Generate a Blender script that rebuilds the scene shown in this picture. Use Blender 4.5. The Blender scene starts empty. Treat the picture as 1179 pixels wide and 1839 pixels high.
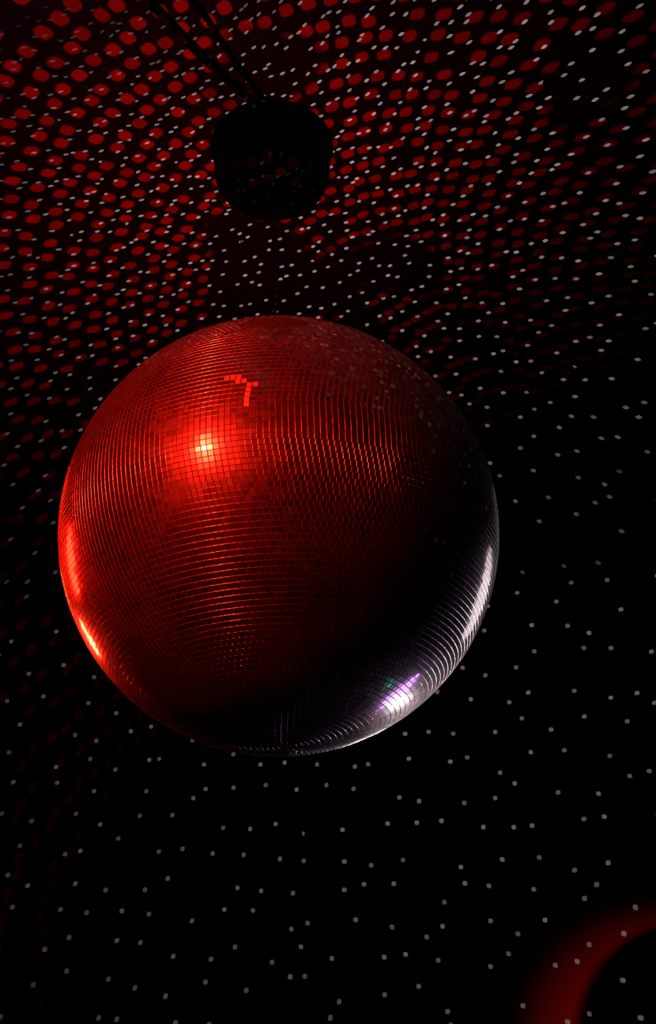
import bpy, bmesh, math, random
import numpy as np
from mathutils import Vector, Matrix

random.seed(4)
rng = np.random.default_rng(11)
C = bpy.context.scene.collection
S = bpy.context.scene
PI = math.pi

# ------------------------------------------------------------------ key places
BALL = Vector((0.0, 0.0, 2.90))      # centre of the mirror ball
R = 0.50                             # its radius
CEIL = BALL.z + 1.235                 # ceiling height
BACK = 3.00                          # back wall, y
F = 1972.0                           # focal length in pixels of the 1179 x 1839 frame
W, H = 1179.0, 1839.0

# ------------------------------------------------------------------ camera
pitch, roll = math.radians(28.3), math.radians(-2.6)
Rc = Matrix.Rotation(PI / 2 + pitch, 3, 'X') @ Matrix.Rotation(roll, 3, 'Z')
dirb = Rc @ Vector(((504.0 - W / 2) / F, -(961.0 - H / 2) / F, -1.0)).normalized()
cam_loc = BALL - dirb * 2.54
cam = bpy.data.cameras.new('camera')
cam.sensor_fit = 'VERTICAL'; cam.sensor_height = 24.0; cam.lens = 24.0 * F / H
cam.clip_start = 0.02; cam.clip_end = 100
camo = bpy.data.objects.new('camera', cam); C.objects.link(camo)
camo.matrix_world = Matrix.Translation(cam_loc) @ Rc.to_4x4()
S.camera = camo

# ------------------------------------------------------------------ colour and world
S.view_settings.view_transform = 'Standard'
S.view_settings.look = 'None'
S.view_settings.exposure = 0.0
S.view_settings.gamma = 1.0
S.view_settings.use_curve_mapping = False
S.cycles.use_denoising = True
S.cycles.caustics_reflective = False
S.cycles.caustics_refractive = False
S.cycles.max_bounces = 5
S.cycles.diffuse_bounces = 2
S.cycles.glossy_bounces = 4
S.cycles.sample_clamp_indirect = 3.0
S.cycles.use_adaptive_sampling = False
wd = bpy.data.worlds.new('world'); S.world = wd; wd.use_nodes = True
wd.node_tree.nodes['Background'].inputs[0].default_value = (0.5, 0.02, 0.02, 1)
wd.node_tree.nodes['Background'].inputs[1].default_value = 0.0004

# directions from the ball towards its lamps
L_RED = Vector((-0.488, -0.814, 0.316)).normalized()
L_WHITE = Vector((0.458, 0.776, -0.434)).normalized()
RED_D, WHITE_D = 12.0, 2.7
RED_RGB = (1.0, 0.012, 0.004)
WHITE_RGB = (1.0, 0.80, 0.84)

def spot(name, towards, dist, aim, power, rgb, radius, half_deg, blend):
    l = bpy.data.lights.new(name, 'SPOT')
    l.energy = power; l.color = rgb; l.shadow_soft_size = radius
    l.spot_size = 2 * math.radians(half_deg); l.spot_blend = blend
    o = bpy.data.objects.new(name, l); C.objects.link(o)
    o.location = BALL + Vector(towards).normalized() * dist
    o.rotation_euler = (BALL + Vector(aim) - o.location).to_track_quat('-Z', 'Y').to_euler()
    return o
# red spotlight under the ceiling behind the camera, a second red one at the back on the left,
# the white spotlight low at the back on the right with the small coloured lamps of its bar, a white wash beside it
spot('red_spotlight', L_RED, RED_D, (-0.09, 0, -0.06), 14500, RED_RGB, 0.13, 2.66, 0.34)
spot('red_back_spotlight', (-0.66, 0.745, 0.04), 3.0, (-0.03, 0, 0), 500, (1.0, 0.02, 0.006), 0.20, 10.6, 0.3)
spot('red_wash', (-0.80, 0.53, 0.20), 3.0, (-0.05, 0, 0), 420, (1.0, 0.006, 0.002), 0.45, 10.5, 0.3)
spot('white_spotlight', L_WHITE, WHITE_D, (0.06, 0, 0.06), 270, WHITE_RGB, 0.10, 10.6, 0.35)
spot('white_back_spotlight', (0.62, 0.76, 0.14), 3.0, (0.02, 0, 0.02), 28, WHITE_RGB, 0.8, 9.8, 0.3)
spot('green_lamp', (0.547, 0.502, -0.669), 2.6, (0.1, 0, 0.1), 0.6, (0.02, 1.0, 0.6), 0.07, 11, 0.3)
spot('pink_lamp', (0.469, 0.696, -0.543), 2.6, (0.1, 0, 0.1), 3.0, (1.0, 0.05, 0.15), 0.05, 11, 0.3)
spot('purple_lamp', (0.510, 0.720, -0.470), 2.6, (0.1, 0, 0.1), 30, (0.55, 0.2, 0.8), 0.42, 11, 0.3)

# ------------------------------------------------------------------ node helper
class E:
    """a value in a node tree that can be computed with"""
    nt = None
    def __init__(s, sock): s.s = sock
    @staticmethod
    def put(v, inp):
        if isinstance(v, E): E.nt.links.new(v.s, inp)
        else: inp.default_value = v
    def __add__(a, b): return m('ADD', a, b)
    def __radd__(a, b): return m('ADD', b, a)
    def __sub__(a, b): return m('SUBTRACT', a, b)
    def __rsub__(a, b): return m('SUBTRACT', b, a)
    def __mul__(a, b): return m('MULTIPLY', a, b)
    def __rmul__(a, b): return m('MULTIPLY', b, a)
    def __truediv__(a, b): return m('DIVIDE', a, b)
def m(op, *a):
    n = E.nt.nodes.new('ShaderNodeMath'); n.operation = op
    for i, v in enumerate(a): E.put(v, n.inputs[i])
    return E(n.outputs[0])
def v(op, *a, scalar=False, scale=None):
    n = E.nt.nodes.new('ShaderNodeVectorMath'); n.operation = op
    for i, x in enumerate(a): E.put(x, n.inputs[i])
    if scale is not None: E.put(scale, n.inputs['Scale'])
    return E(n.outputs['Value'] if scalar else n.outputs['Vector'])
def dot(a, b): return v('DOT_PRODUCT', a, b, scalar=True)
def xyz(a):
    n = E.nt.nodes.new('ShaderNodeSeparateXYZ'); E.put(a, n.inputs[0])
    return [E(o) for o in n.outputs]
def vec(x, y, z):
    n = E.nt.nodes.new('ShaderNodeCombineXYZ')
    for i, q in enumerate((x, y, z)): E.put(q, n.inputs[i])
    return E(n.outputs[0])
def ramp(x, a, b, lo=0.0, hi=1.0, smooth=True):
    n = E.nt.nodes.new('ShaderNodeMapRange')
    n.interpolation_type = 'SMOOTHSTEP' if smooth else 'LINEAR'
    E.put(x, n.inputs['Value'])
    for k, q in (('From Min', a), ('From Max', b), ('To Min', lo), ('To Max', hi)): E.put(q, n.inputs[k])
    return E(n.outputs[0])
def white(x):
    n = E.nt.nodes.new('ShaderNodeTexWhiteNoise'); n.noise_dimensions = '3D'
    E.put(x, n.inputs['Vector'])
    return E(n.outputs['Value']), E(n.outputs['Color'])
def noise(x, scale, detail=1.0):
    n = E.nt.nodes.new('ShaderNodeTexNoise'); n.noise_dimensions = '3D'
    E.put(x, n.inputs['Vector']); n.inputs['Scale'].default_value = scale; n.inputs['Detail'].default_value = detail
    return E(n.outputs['Fac']), E(n.outputs['Color'])

# ------------------------------------------------------------------ the light the ball throws back
DT = 0.0245            # one row of mirror tiles, radians
SPIN = 0.4             # where the tile columns start

def ball_beams(name, L, rgb, power, half, spread, jitter, wave, soft, spill, seed, lit_c, cover, edge, gap, fall):
    """A point lamp at the ball's centre that sends out what the flat tiles send back of one lamp in
    direction L: one thin beam per mirror tile, in the direction in which that tile reflects."""
    l = bpy.data.lights.new(name, 'POINT'); l.energy = power; l.color = rgb; l.shadow_soft_size = 0.0
    l.use_nodes = True
    nt = l.node_tree; nt.nodes.clear(); E.nt = nt
    out = nt.nodes.new('ShaderNodeOutputLight'); em = nt.nodes.new('ShaderNodeEmission')
    nt.links.new(em.outputs[0], out.inputs[0])
    tc = nt.nodes.new('ShaderNodeTexCoord')
    d = v('NORMALIZE', E(tc.outputs['Normal']))
    Lv = tuple(L)
    n = v('NORMALIZE', v('ADD', d, Lv))
    nx, ny, nz = xyz(n)
    row = m('FLOOR', m('ARCSINE', nz) / DT)
    lat0 = (row + 0.5) * DT
    ncol = m('MAXIMUM', m('ROUND', m('COSINE', lat0) * (2 * PI / DT)), 3.0)
    lonf = m('FRACT', m('ARCTAN2', ny, nx) / (2 * PI) + (1.0 + SPIN))
    col = m('FLOOR', lonf * ncol)
    cell = vec(row, col, float(seed))
    r1, rc = white(cell)
    j1, j2, j3 = xyz(rc)
    _, wc = noise(n, 9.0)
    w1, w2, w3 = xyz(wc)
    lat = lat0 + ((j1 - 0.5) * jitter + (w1 - 0.5) * wave) * DT
    lon = ((col + 0.5 + (j2 - 0.5) * jitter + (w2 - 0.5) * wave) / ncol - (1.0 + SPIN)) * (2 * PI)
    cl = m('COSINE', lat)
    nc = vec(cl * m('COSINE', lon), cl * m('SINE', lon), m('SINE', lat))
    c = m('MAXIMUM', dot(nc, Lv), 0.02)
    dc = v('SUBTRACT', v('SCALE', nc, scale=c * 2.0), Lv)
    e = v('SUBTRACT', d, dc)
    east = vec(m('MULTIPLY', m('SINE', lon), -1.0), m('COSINE', lon), 0.0)
    north = v('CROSS_PRODUCT', nc, east)
    # where the ray left the plane of its square tile
    on_tile = v('SUBTRACT', e, v('SCALE', dc, scale=dot(e, nc) / c))
    # the beams are as wide as a tile and widen a little on the way: narrower in angle the farther they land
    dx, dy, dz = xyz(d)
    near = m('MAXIMUM', dz / (CEIL - BALL.z), dy / BACK)
    ha = half * (near * ((1.0 - spread) * 1.6) + spread)
    a = dot(on_tile, east) / ha
    b = dot(on_tile, north) / ha
    a2, b2 = a * a, b * b
    q = a2 * a2 + b2 * b2 + a2 * b2 * 0.8
    mask = ramp(q, 1.0 + soft, 1.0 - soft * 0.8)
    gapn, _ = noise(n, gap[0])
    keep = ramp(gapn, gap[1], gap[1] + 0.06) * m('GREATER_THAN', r1, 0.04)
    lit = ramp(dot(n, Lv), lit_c[0], lit_c[1])
    cov = ramp(dot(n, cover[0]), cover[1], cover[2]) * ramp(nx, edge[0], edge[1])
    br = (j3 * 0.5 + 0.75)
    val = (mask * keep * br + spill) * lit * cov
    fo = nt.nodes.new('ShaderNodeLightFalloff'); fo.inputs['Strength'].default_value = 1.0
    st = val * E(fo.outputs[fall])
    nt.links.new(st.s, em.inputs['Strength'])
    o = bpy.data.objects.new(name, l); C.objects.link(o); o.location = BALL
    return o
beams = [
    ball_beams('red_beams_from_ball', L_RED, (1.0, 0.002, 0.0005), 175, 0.0125, 0.5, 0.3, 0.5, 0.6, 0.03, 5, (0.36, 0.86), ((-1, 0, 0), -0.45, 0.45), (-2.0, -1.5), (5.0, 0.37), 'Quadratic'),
    ball_beams('white_beams_from_ball', L_WHITE, (1.0, 0.80, 0.80), 215, 0.0048, 0.35, 0.75, 0.6, 0.5, 0.0, 8, (0.28, 0.54), ((0.7, 0, 0.7), -0.60, 0.35), (-0.22, 0.08), (4.0, 0.26), 'Linear'),
]

# ------------------------------------------------------------------ materials
def principled(name, rgb, rough=0.6, metal=0.0, spec=0.5):
    mt = bpy.data.materials.new(name); mt.use_nodes = True
    p = mt.node_tree.nodes['Principled BSDF']
    p.inputs['Base Color'].default_value = (*rgb, 1)
    p.inputs['Roughness'].default_value = rough
    p.inputs['Metallic'].default_value = metal
    p.inputs['Specular IOR Level'].default_value = spec
    return mt

def plaster(name, rgb, scale):
    mt = principled(name, rgb, 0.9, 0, 0.0)
    nt = mt.node_tree; E.nt = nt; p = nt.nodes['Principled BSDF']
    tc = nt.nodes.new('ShaderNodeTexCoord')
    f, _ = noise(E(tc.outputs['Object']), scale, 5.0)
    r = nt.nodes.new('ShaderNodeMix'); r.data_type = 'RGBA'
    r.inputs[6].default_value = (*[q * 0.85 for q in rgb], 1); r.inputs[7].default_value = (*[q * 1.1 for q in rgb], 1)
    nt.links.new(f.s, r.inputs[0]); nt.links.new(r.outputs[2], p.inputs['Base Color'])
    b = nt.nodes.new('ShaderNodeBump'); b.inputs['Strength'].default_value = 0.08; b.inputs['Distance'].default_value = 0.01
    nt.links.new(f.s, b.inputs['Height']); nt.links.new(b.outputs[0], p.inputs['Normal'])
    return mt

def mirror(name, dust_lo, dust_hi, rough, tint=(0.86, 0.84, 0.85), haze=0.0, dust_rgb=(0.62, 0.58, 0.58)):
    """silvered glass with a film of dust, a different amount of it on every tile"""
    mt = bpy.data.materials.new(name); mt.use_nodes = True
    nt = mt.node_tree; nt.nodes.clear(); E.nt = nt
    out = nt.nodes.new('ShaderNodeOutputMaterial')
    geo = nt.nodes.new('ShaderNodeNewGeometry')
    rnd = E(geo.outputs['Random Per Island'])
    g = nt.nodes.new('ShaderNodeBsdfGlossy'); g.inputs['Color'].default_value = (*tint, 1)
    E.put(ramp(rnd, 0.0, 1.0, rough * 0.6, rough * 1.4, False), g.inputs['Roughness'])
    g2 = nt.nodes.new('ShaderNodeBsdfGlossy'); g2.inputs['Color'].default_value = (*dust_rgb, 1); g2.inputs['Roughness'].default_value = 0.42
    df = nt.nodes.new('ShaderNodeBsdfDiffuse'); df.inputs['Color'].default_value = (*dust_rgb, 1)
    m1 = nt.nodes.new('ShaderNodeMixShader'); m1.inputs[0].default_value = 0.18
    nt.links.new(g2.outputs[0], m1.inputs[1]); nt.links.new(df.outputs[0], m1.inputs[2])
    m2 = nt.nodes.new('ShaderNodeMixShader')
    tc = nt.nodes.new('ShaderNodeTexCoord')
    f, _ = noise(E(tc.outputs['Object']), 9.0, 3.0)
    k = m('FRACT', rnd * 37.7)
    fac = ramp(k * 0.6 + ramp(f, 0.35, 0.65) * 0.4, 0.0, 1.0, dust_lo, dust_hi, False)
    E.put(fac, m2.inputs[0])
    gh = nt.nodes.new('ShaderNodeBsdfGlossy'); gh.inputs['Color'].default_value = (*tint, 1); gh.inputs['Roughness'].default_value = 0.17
    m0 = nt.nodes.new('ShaderNodeMixShader'); m0.inputs[0].default_value = haze
    nt.links.new(g.outputs[0], m0.inputs[1]); nt.links.new(gh.outputs[0], m0.inputs[2])
    nt.links.new(m0.outputs[0], m2.inputs[1]); nt.links.new(m1.outputs[0], m2.inputs[2])
    nt.links.new(m2.outputs[0], out.inputs[0])
    return mt

M_CEIL = plaster('dark_ceiling_paint', (0.07, 0.066, 0.066), 6.0)
M_WALL = plaster('dark_wall_paint', (0.07, 0.066, 0.066), 5.0)
M_FLOOR = principled('dark_floor', (0.03, 0.03, 0.03), 0.6)
M_TILE = mirror('mirror_tile', 0.03, 0.19, 0.07, haze=0.36)
M_EDGE = mirror('cut_glass_edge', 0.22, 0.38, 0.20, (0.62, 0.60, 0.60))
M_PINK_REFL = mirror('tile_with_painted_reflection', 0.9, 1.0, 0.4, dust_rgb=(0.8, 0.7, 0.7))  # pale pinkish reflection painted as these tiles' own colour, through the dust layer
M_GROUT = principled('black_ball_core', (0.02, 0.02, 0.02), 0.7)
M_BLACK = principled('black_enamel', (0.0004, 0.0004, 0.0004), 0.5, 0.0, 0.015)
M_STEEL = principled('dark_steel', (0.10, 0.10, 0.10), 0.30, 1.0)
M_RUBBER = principled('black_rubber', (0.002, 0.002, 0.002), 0.8, 0, 0.03)

# ------------------------------------------------------------------ helpers
def obj(name, bm_or_me, mat, parent=None, smooth=False):
    if isinstance(bm_or_me, bpy.types.Mesh): me = bm_or_me
    else:
        me = bpy.data.meshes.new(name)
        bmesh.ops.recalc_face_normals(bm_or_me, faces=bm_or_me.faces[:])
        bm_or_me.to_mesh(me); bm_or_me.free()
        if mat: me.materials.append(mat)
        if smooth: me.polygons.foreach_set('use_smooth', [True] * len(me.polygons))
    o = bpy.data.objects.new(name, me); C.objects.link(o)
    if parent: o.parent = parent
    return o
def tag(o, label, cat, group=None):
    o['label'] = label; o['category'] = cat
    if group: o['group'] = group
    return o
def thing(name, label, cat, loc=(0, 0, 0)):
    o = bpy.data.objects.new(name, None); C.objects.link(o); o.location = loc
    return tag(o, label, cat)
def slab(name, x0, x1, y0, y1, z0, z1, mat):
    bm = bmesh.new(); bmesh.ops.create_cube(bm, size=1.0)
    for q in bm.verts:
        q.co = Vector(((x0 + x1) / 2 + q.co.x * (x1 - x0), (y0 + y1) / 2 + q.co.y * (y1 - y0), (z0 + z1) / 2 + q.co.z * (z1 - z0)))
    o = obj(name, bm, mat); o['kind'] = 'structure'
    return o
def lathe(bm, prof, seg=48, z=0.0):
    rings = []
    for r, h in prof:
        if r < 1e-6: rings.append([bm.verts.new((0, 0, h + z))])
        else: rings.append([bm.verts.new((r * math.cos(2 * PI * i / seg), r * math.sin(2 * PI * i / seg), h + z)) for i in range(seg)])
    for a, b in zip(rings, rings[1:]):
        for i in range(seg):
            j = (i + 1) % seg
            if len(a) == 1 and len(b) > 1: bm.faces.new((a[0], b[i], b[j]))
            elif len(b) == 1 and len(a) > 1: bm.faces.new((a[i], a[j], b[0]))
            elif len(a) > 1: bm.faces.new((a[i], a[j], b[j], b[i]))
def tube(bm, pts, r, seg=10, closed=False):
    pts = [Vector(p) for p in pts]; N = len(pts); rings = []
    up = Vector((0.13, 0.31, 0.94))
    for i, p in enumerate(pts):
        a = pts[(i - 1) % N] if (closed or i > 0) else p
        b = pts[(i + 1) % N] if (closed or i < N - 1) else p
        t = (b - a).normalized()
        s = t.cross(up)
        if s.length < 1e-3: s = t.cross(Vector((1, 0, 0)))
        s.normalize(); q = s.cross(t)
        rings.append([bm.verts.new(p + (s * math.cos(2 * PI * k / seg) + q * math.sin(2 * PI * k / seg)) * r) for k in range(seg)])
    for i in range(N if closed else N - 1):
        a, b = rings[i], rings[(i + 1) % N]
        for k in range(seg):
            bm.faces.new((a[k], a[(k + 1) % seg], b[(k + 1) % seg], b[k]))
    if not closed:
        bm.faces.new(rings[0]); bm.faces.new(rings[-1])
def curve_pts(ctrl, n=24):
    """Catmull-Rom through the control points"""
    P = [Vector(p) for p in ctrl]; P = [P[0] * 2 - P[1]] + P + [P[-1] * 2 - P[-2]]
    out = []
    for i in range(1, len(P) - 2):
        for k in range(n):
            t = k / n
            out.append(0.5 * ((2 * P[i]) + (P[i + 1] - P[i - 1]) * t + (2 * P[i - 1] - 5 * P[i] + 4 * P[i + 1] - P[i + 2]) * t * t
                              + (3 * P[i] - P[i - 1] - 3 * P[i + 1] + P[i + 2]) * t ** 3))
    out.append(P[-2]); return out

# ------------------------------------------------------------------ the room
slab('floor', -6, 6, -12, BACK, -0.1, 0, M_FLOOR)
slab('ceiling', -6, 6, -1.5, BACK, CEIL, CEIL + 0.12, M_CEIL)
slab('ceiling_rear', -6, 6, -12, -1.5, CEIL + 3.0, CEIL + 3.12, M_CEIL)
slab('wall_soffit', -6, 6, -1.5, -1.38, CEIL + 0.12, CEIL + 3.12, M_WALL)
slab('wall_back', -6, 6, BACK, BACK + 0.12, -0.1, CEIL + 0.12, M_WALL)
slab('wall_left', -6.12, -6, -12, BACK, -0.1, CEIL + 3.12, M_WALL)
slab('wall_right', 6, 6.12, -12, BACK, -0.1, CEIL + 3.12, M_WALL)
slab('wall_front', -6, 6, -12.12, -12, -0.1, CEIL + 3.12, M_WALL)

# ------------------------------------------------------------------ the mirror ball
ball = thing('mirror_ball', 'large round mirror ball of small square tiles, lit red and white, hanging on a chain', 'mirror ball', BALL)

def tile_mesh():
    gap, bev, drop = 0.0004, 0.0008, 0.0012
    rows = int(round(PI / DT)); half = rows // 2
    V_, F_, N_, MI = [], [], [], []
    base = 0
    # tiles with a pinkish reflection painted into their colour, as (row, longitude) near the seen face
    pink_refl = PINK_REFL
    for r in range(-half, half):
        lat = (r + 0.5) * DT
        if abs(lat) > PI / 2 - DT * 1.2: continue
        nc = max(3, int(round(2 * PI / DT * math.cos(lat))))
        lon = ((np.arange(nc) + 0.5) / nc - (1.0 + SPIN)) * 2 * PI
        n0 = np.stack([np.cos(lat) * np.cos(lon), np.cos(lat) * np.sin(lon), np.full(nc, np.sin(lat))], 1)
        e = np.stack([-np.sin(lon), np.cos(lon), np.zeros(nc)], 1)
        u = np.cross(n0, e)
        # every tile is glued a little out of true
        jl = rng.normal(0, 0.005, nc) + rng.normal(0, 0.003); ju = rng.normal(0, 0.005, nc) + rng.normal(0, 0.004)
        n = n0 + e * jl[:, None] + u * ju[:, None]; n /= np.linalg.norm(n, axis=1)[:, None]
        ee = e - n * (e * n).sum(1)[:, None]; ee /= np.linalg.norm(ee, axis=1)[:, None]
        tw = rng.normal(0, 0.012, nc)
        uu = np.cross(n, ee)
        ee, uu = ee * np.cos(tw)[:, None] + uu * np.sin(tw)[:, None], uu * np.cos(tw)[:, None] - ee * np.sin(tw)[:, None]
        hw = (2 * PI * math.cos(lat) / nc * R - gap) / 2; hh = (DT * R - gap) / 2
        hw = hw * (1 - np.abs(rng.normal(0, 0.02, nc)))[:, None]
        c = n0 * R
        sg = ((-1, -1), (1, -1), (1, 1), (-1, 1))
        top = [c + ee * (hw - bev) * a + uu * (hh - bev) * b for a, b in sg]
        low = [c + ee * hw * a + uu * hh * b - n * drop for a, b in sg]
        vs = np.stack(top + low, 1)                       # nc, 8, 3
        V_.append(vs.reshape(-1, 3))
        idx = base + np.arange(nc)[:, None] * 8
        f = np.array([[0, 1, 2, 3], [4, 5, 1, 0], [5, 6, 2, 1], [6, 7, 3, 2], [7, 4, 0, 3]])
        F_.append((idx[:, None, :] + f[None]).reshape(-1, 4)); base += nc * 8
        nn = np.zeros((nc, 5, 4, 3))
        nn[:, 0] = n[:, None, :]
        outd = [-uu, ee, uu, -ee]
        for k in range(4):
            hi = n * 0.985 + outd[k] * 0.17; lo = n * 0.30 + outd[k] * 0.95
            nn[:, k + 1, 0] = lo; nn[:, k + 1, 1] = lo; nn[:, k + 1, 2] = hi; nn[:, k + 1, 3] = hi
        N_.append(nn.reshape(-1, 3))
        mi = np.tile(np.array([0, 1, 1, 1, 1]), (nc, 1))
        for wr, w0, w1 in pink_refl:
            if wr == r:
                ld = (lon - w0 + PI) % (2 * PI) - PI
                sel = (ld >= 0) & (ld < w1)
                mi[sel, 0] = 2
        MI.append(mi.reshape(-1))
    V_ = np.concatenate(V_); F_ = np.concatenate(F_); N_ = np.concatenate(N_); MI = np.concatenate(MI)
    me = bpy.data.meshes.new('mirror_tiles')
    me.vertices.add(len(V_)); me.vertices.foreach_set('co', V_.astype(np.float32).ravel())
    me.loops.add(F_.size); me.loops.foreach_set('vertex_index', F_.astype(np.int32).ravel())
    me.polygons.add(len(F_)); me.polygons.foreach_set('loop_start', np.arange(0, F_.size, 4, dtype=np.int32))
    me.update(calc_edges=True); me.validate()
    for q in (M_TILE, M_EDGE, M_PINK_REFL): me.materials.append(q)
    me.polygons.foreach_set('material_index', MI.astype(np.int32))
    me.polygons.foreach_set('use_smooth', [True] * len(F_))
    N_ /= np.linalg.norm(N_, axis=1)[:, None]
    me.normals_split_custom_set(N_.astype(np.float32).tolist())
    return me
PINK_REFL = []
r0, l0 = 6, -1.656
for dr, dl, wd_ in ((2, -3.4, 1), (2, -2.4, 2), (1, -1.6, 2), (0, 0, 2), (-1, 0, 1), (-2, 0, 1), (-3, 0, 1), (-4, 0.1, 1.1)):
    PINK_REFL.append((r0 + dr, l0 + dl * DT / math.cos(r0 * DT), wd_ * DT * 1.02 / math.cos(r0 * DT)))
tiles = obj('mirror_tiles', tile_mesh(), None, ball)
bm = bmesh.new(); bmesh.ops.create_uvsphere(bm, u_segments=96, v_segments=64, radius=R - 0.0016)
core = obj('core', bm, M_GROUT, ball, True)
bm = bmesh.new()
lathe(bm, [(0, 0.014), (0.018, 0.014), (0.024, 0.010), (0.030, 0.003), (0.075, 0.002), (0.078, -0.002), (0.078, -0.008)], 48, R + 0.001)
cap = obj('hanger_plate', bm, M_STEEL, ball, True)
bm = bmesh.new()
tube(bm, [(0.0, 0.016 * math.cos(a), R + 0.027 + 0.016 * math.sin(a)) for a in [2 * PI * k / 24 for k in range(24)]], 0.0035, 10, True)
eye = obj('lifting_eye', bm, M_STEEL, ball, True)

# light that leaves the ball starts on its surface: its own body neither catches nor stops it
rec = bpy.data.collections.new('not_lit_by_own_reflections')
for q in (tiles, core, cap, eye): rec.objects.link(q)
for co in rec.collection_objects: co.light_linking.link_state = 'EXCLUDE'
for b in beams:
    b.light_linking.receiver_collection = rec
    b.light_linking.blocker_collection = rec

# ------------------------------------------------------------------ the motor above it
MZ = BALL.z + 1.06                      # underside of the motor's drum
motor = thing('mirror_ball_motor', 'round black motor drum on the ceiling that turns the mirror ball', 'motor', (0, 0, MZ))
bm = bmesh.new()
lathe(bm, [(0, 0.0), (0.050, 0.0), (0.088, 0.005), (0.122, 0.019), (0.148, 0.042), (0.160, 0.070), (0.162, 0.096), (0.157, 0.118), (0.143, 0.133), (0.115, 0.140), (0, 0.142)], 64)
obj('housing', bm, M_BLACK, motor, True)
bm = bmesh.new()
lathe(bm, [(0, -0.060), (0.011, -0.060), (0.014, -0.056), (0.014, -0.040), (0.022, -0.036), (0.022, -0.012), (0.050, -0.006), (0.054, 0.002), (0.054, 0.006)], 40)
obj('shaft', bm, M_BLACK, motor, True)
bm = bmesh.new()
lathe(bm, [(0, 0.140), (0.045, 0.140), (0.045, 0.156), (0.11, 0.160), (0.115, 0.163), (0.115, 0.1745), (0, 0.1745)], 48)
obj('mounting_plate', bm, M_BLACK, motor)
bm = bmesh.new()
tube(bm, [(0.0, 0.014 * math.cos(a), -0.072 + 0.014 * math.sin(a)) for a in [2 * PI * k / 24 for k in range(24)]], 0.0032, 10, True)
obj('hook', bm, M_STEEL, motor, True)

# ------------------------------------------------------------------ chain, cables, wire
zt, zb = MZ - 0.084, BALL.z + R + 0.040
bm = bmesh.new()
pitch_ = 0.026; nl = int(round((zt - zb) / pitch_)); pitch_ = (zt - zb) / nl
for i in range(nl + 1):
    zc = zb + i * pitch_; ax = i % 2
    pts = []
    for k in range(20):
        a = 2 * PI * k / 20
        p = 0.0085 * math.cos(a); h = 0.0105 * math.sin(a) + (0.0055 if math.sin(a) >= 0 else -0.0055)
        pts.append((p, 0, zc + h) if ax else (0, p, zc + h))
    tube(bm, pts, 0.0026, 8, True)
tag(obj('hanging_chain', bm, M_STEEL, None, True), 'thin dark steel chain between the motor and the top of the mirror ball', 'chain')

a1 = Vector((-0.362, -0.618, CEIL - 0.014)); b1 = Vector((-0.047, -0.183, CEIL - 0.014))
bm = bmesh.new(); d1 = (b1 - a1)
tube(bm, curve_pts([a1, a1 + d1 * 0.3 + Vector((0.004, 0, 0)), a1 + d1 * 0.65 - Vector((0.005, 0, 0)), b1, b1 + d1.normalized() * 0.05], 12), 0.0095, 12)
tag(obj('power_cable', bm, M_RUBBER, None, True), 'thicker of two black cables running along the ceiling to the motor', 'cable')
a2 = Vector((-0.220, -0.608, CEIL - 0.010)); b2 = Vector((-0.012, -0.181, CEIL - 0.010)); d2 = b2 - a2
bm = bmesh.new()
tube(bm, curve_pts([a2, a2 + d2 * 0.35 + Vector((0.003, 0, 0)), a2 + d2 * 0.7 - Vector((0.003, 0, 0)), b2, b2 + d2.normalized() * 0.05], 12), 0.0065, 10)
tag(obj('control_cable', bm, M_RUBBER, None, True), 'thinner of two black cables running along the ceiling to the motor', 'cable')
bm = bmesh.new()
right = Rc @ Vector((1, 0, 0))
def side(z, s): return Vector((right.x * s, right.y * s, z))
tube(bm, curve_pts([side(MZ + 0.004, -0.030), side(MZ - 0.05, -0.052), side(MZ - 0.13, -0.082), side(MZ - 0.26, -0.095), side(MZ - 0.40, -0.080), side(MZ - 0.52, -0.045), side(BALL.z + R + 0.012, -0.022)], 14), 0.0016, 8)
tag(obj('safety_wire', bm, M_STEEL, None, True), 'very thin slack wire bowed out beside the chain', 'wire')
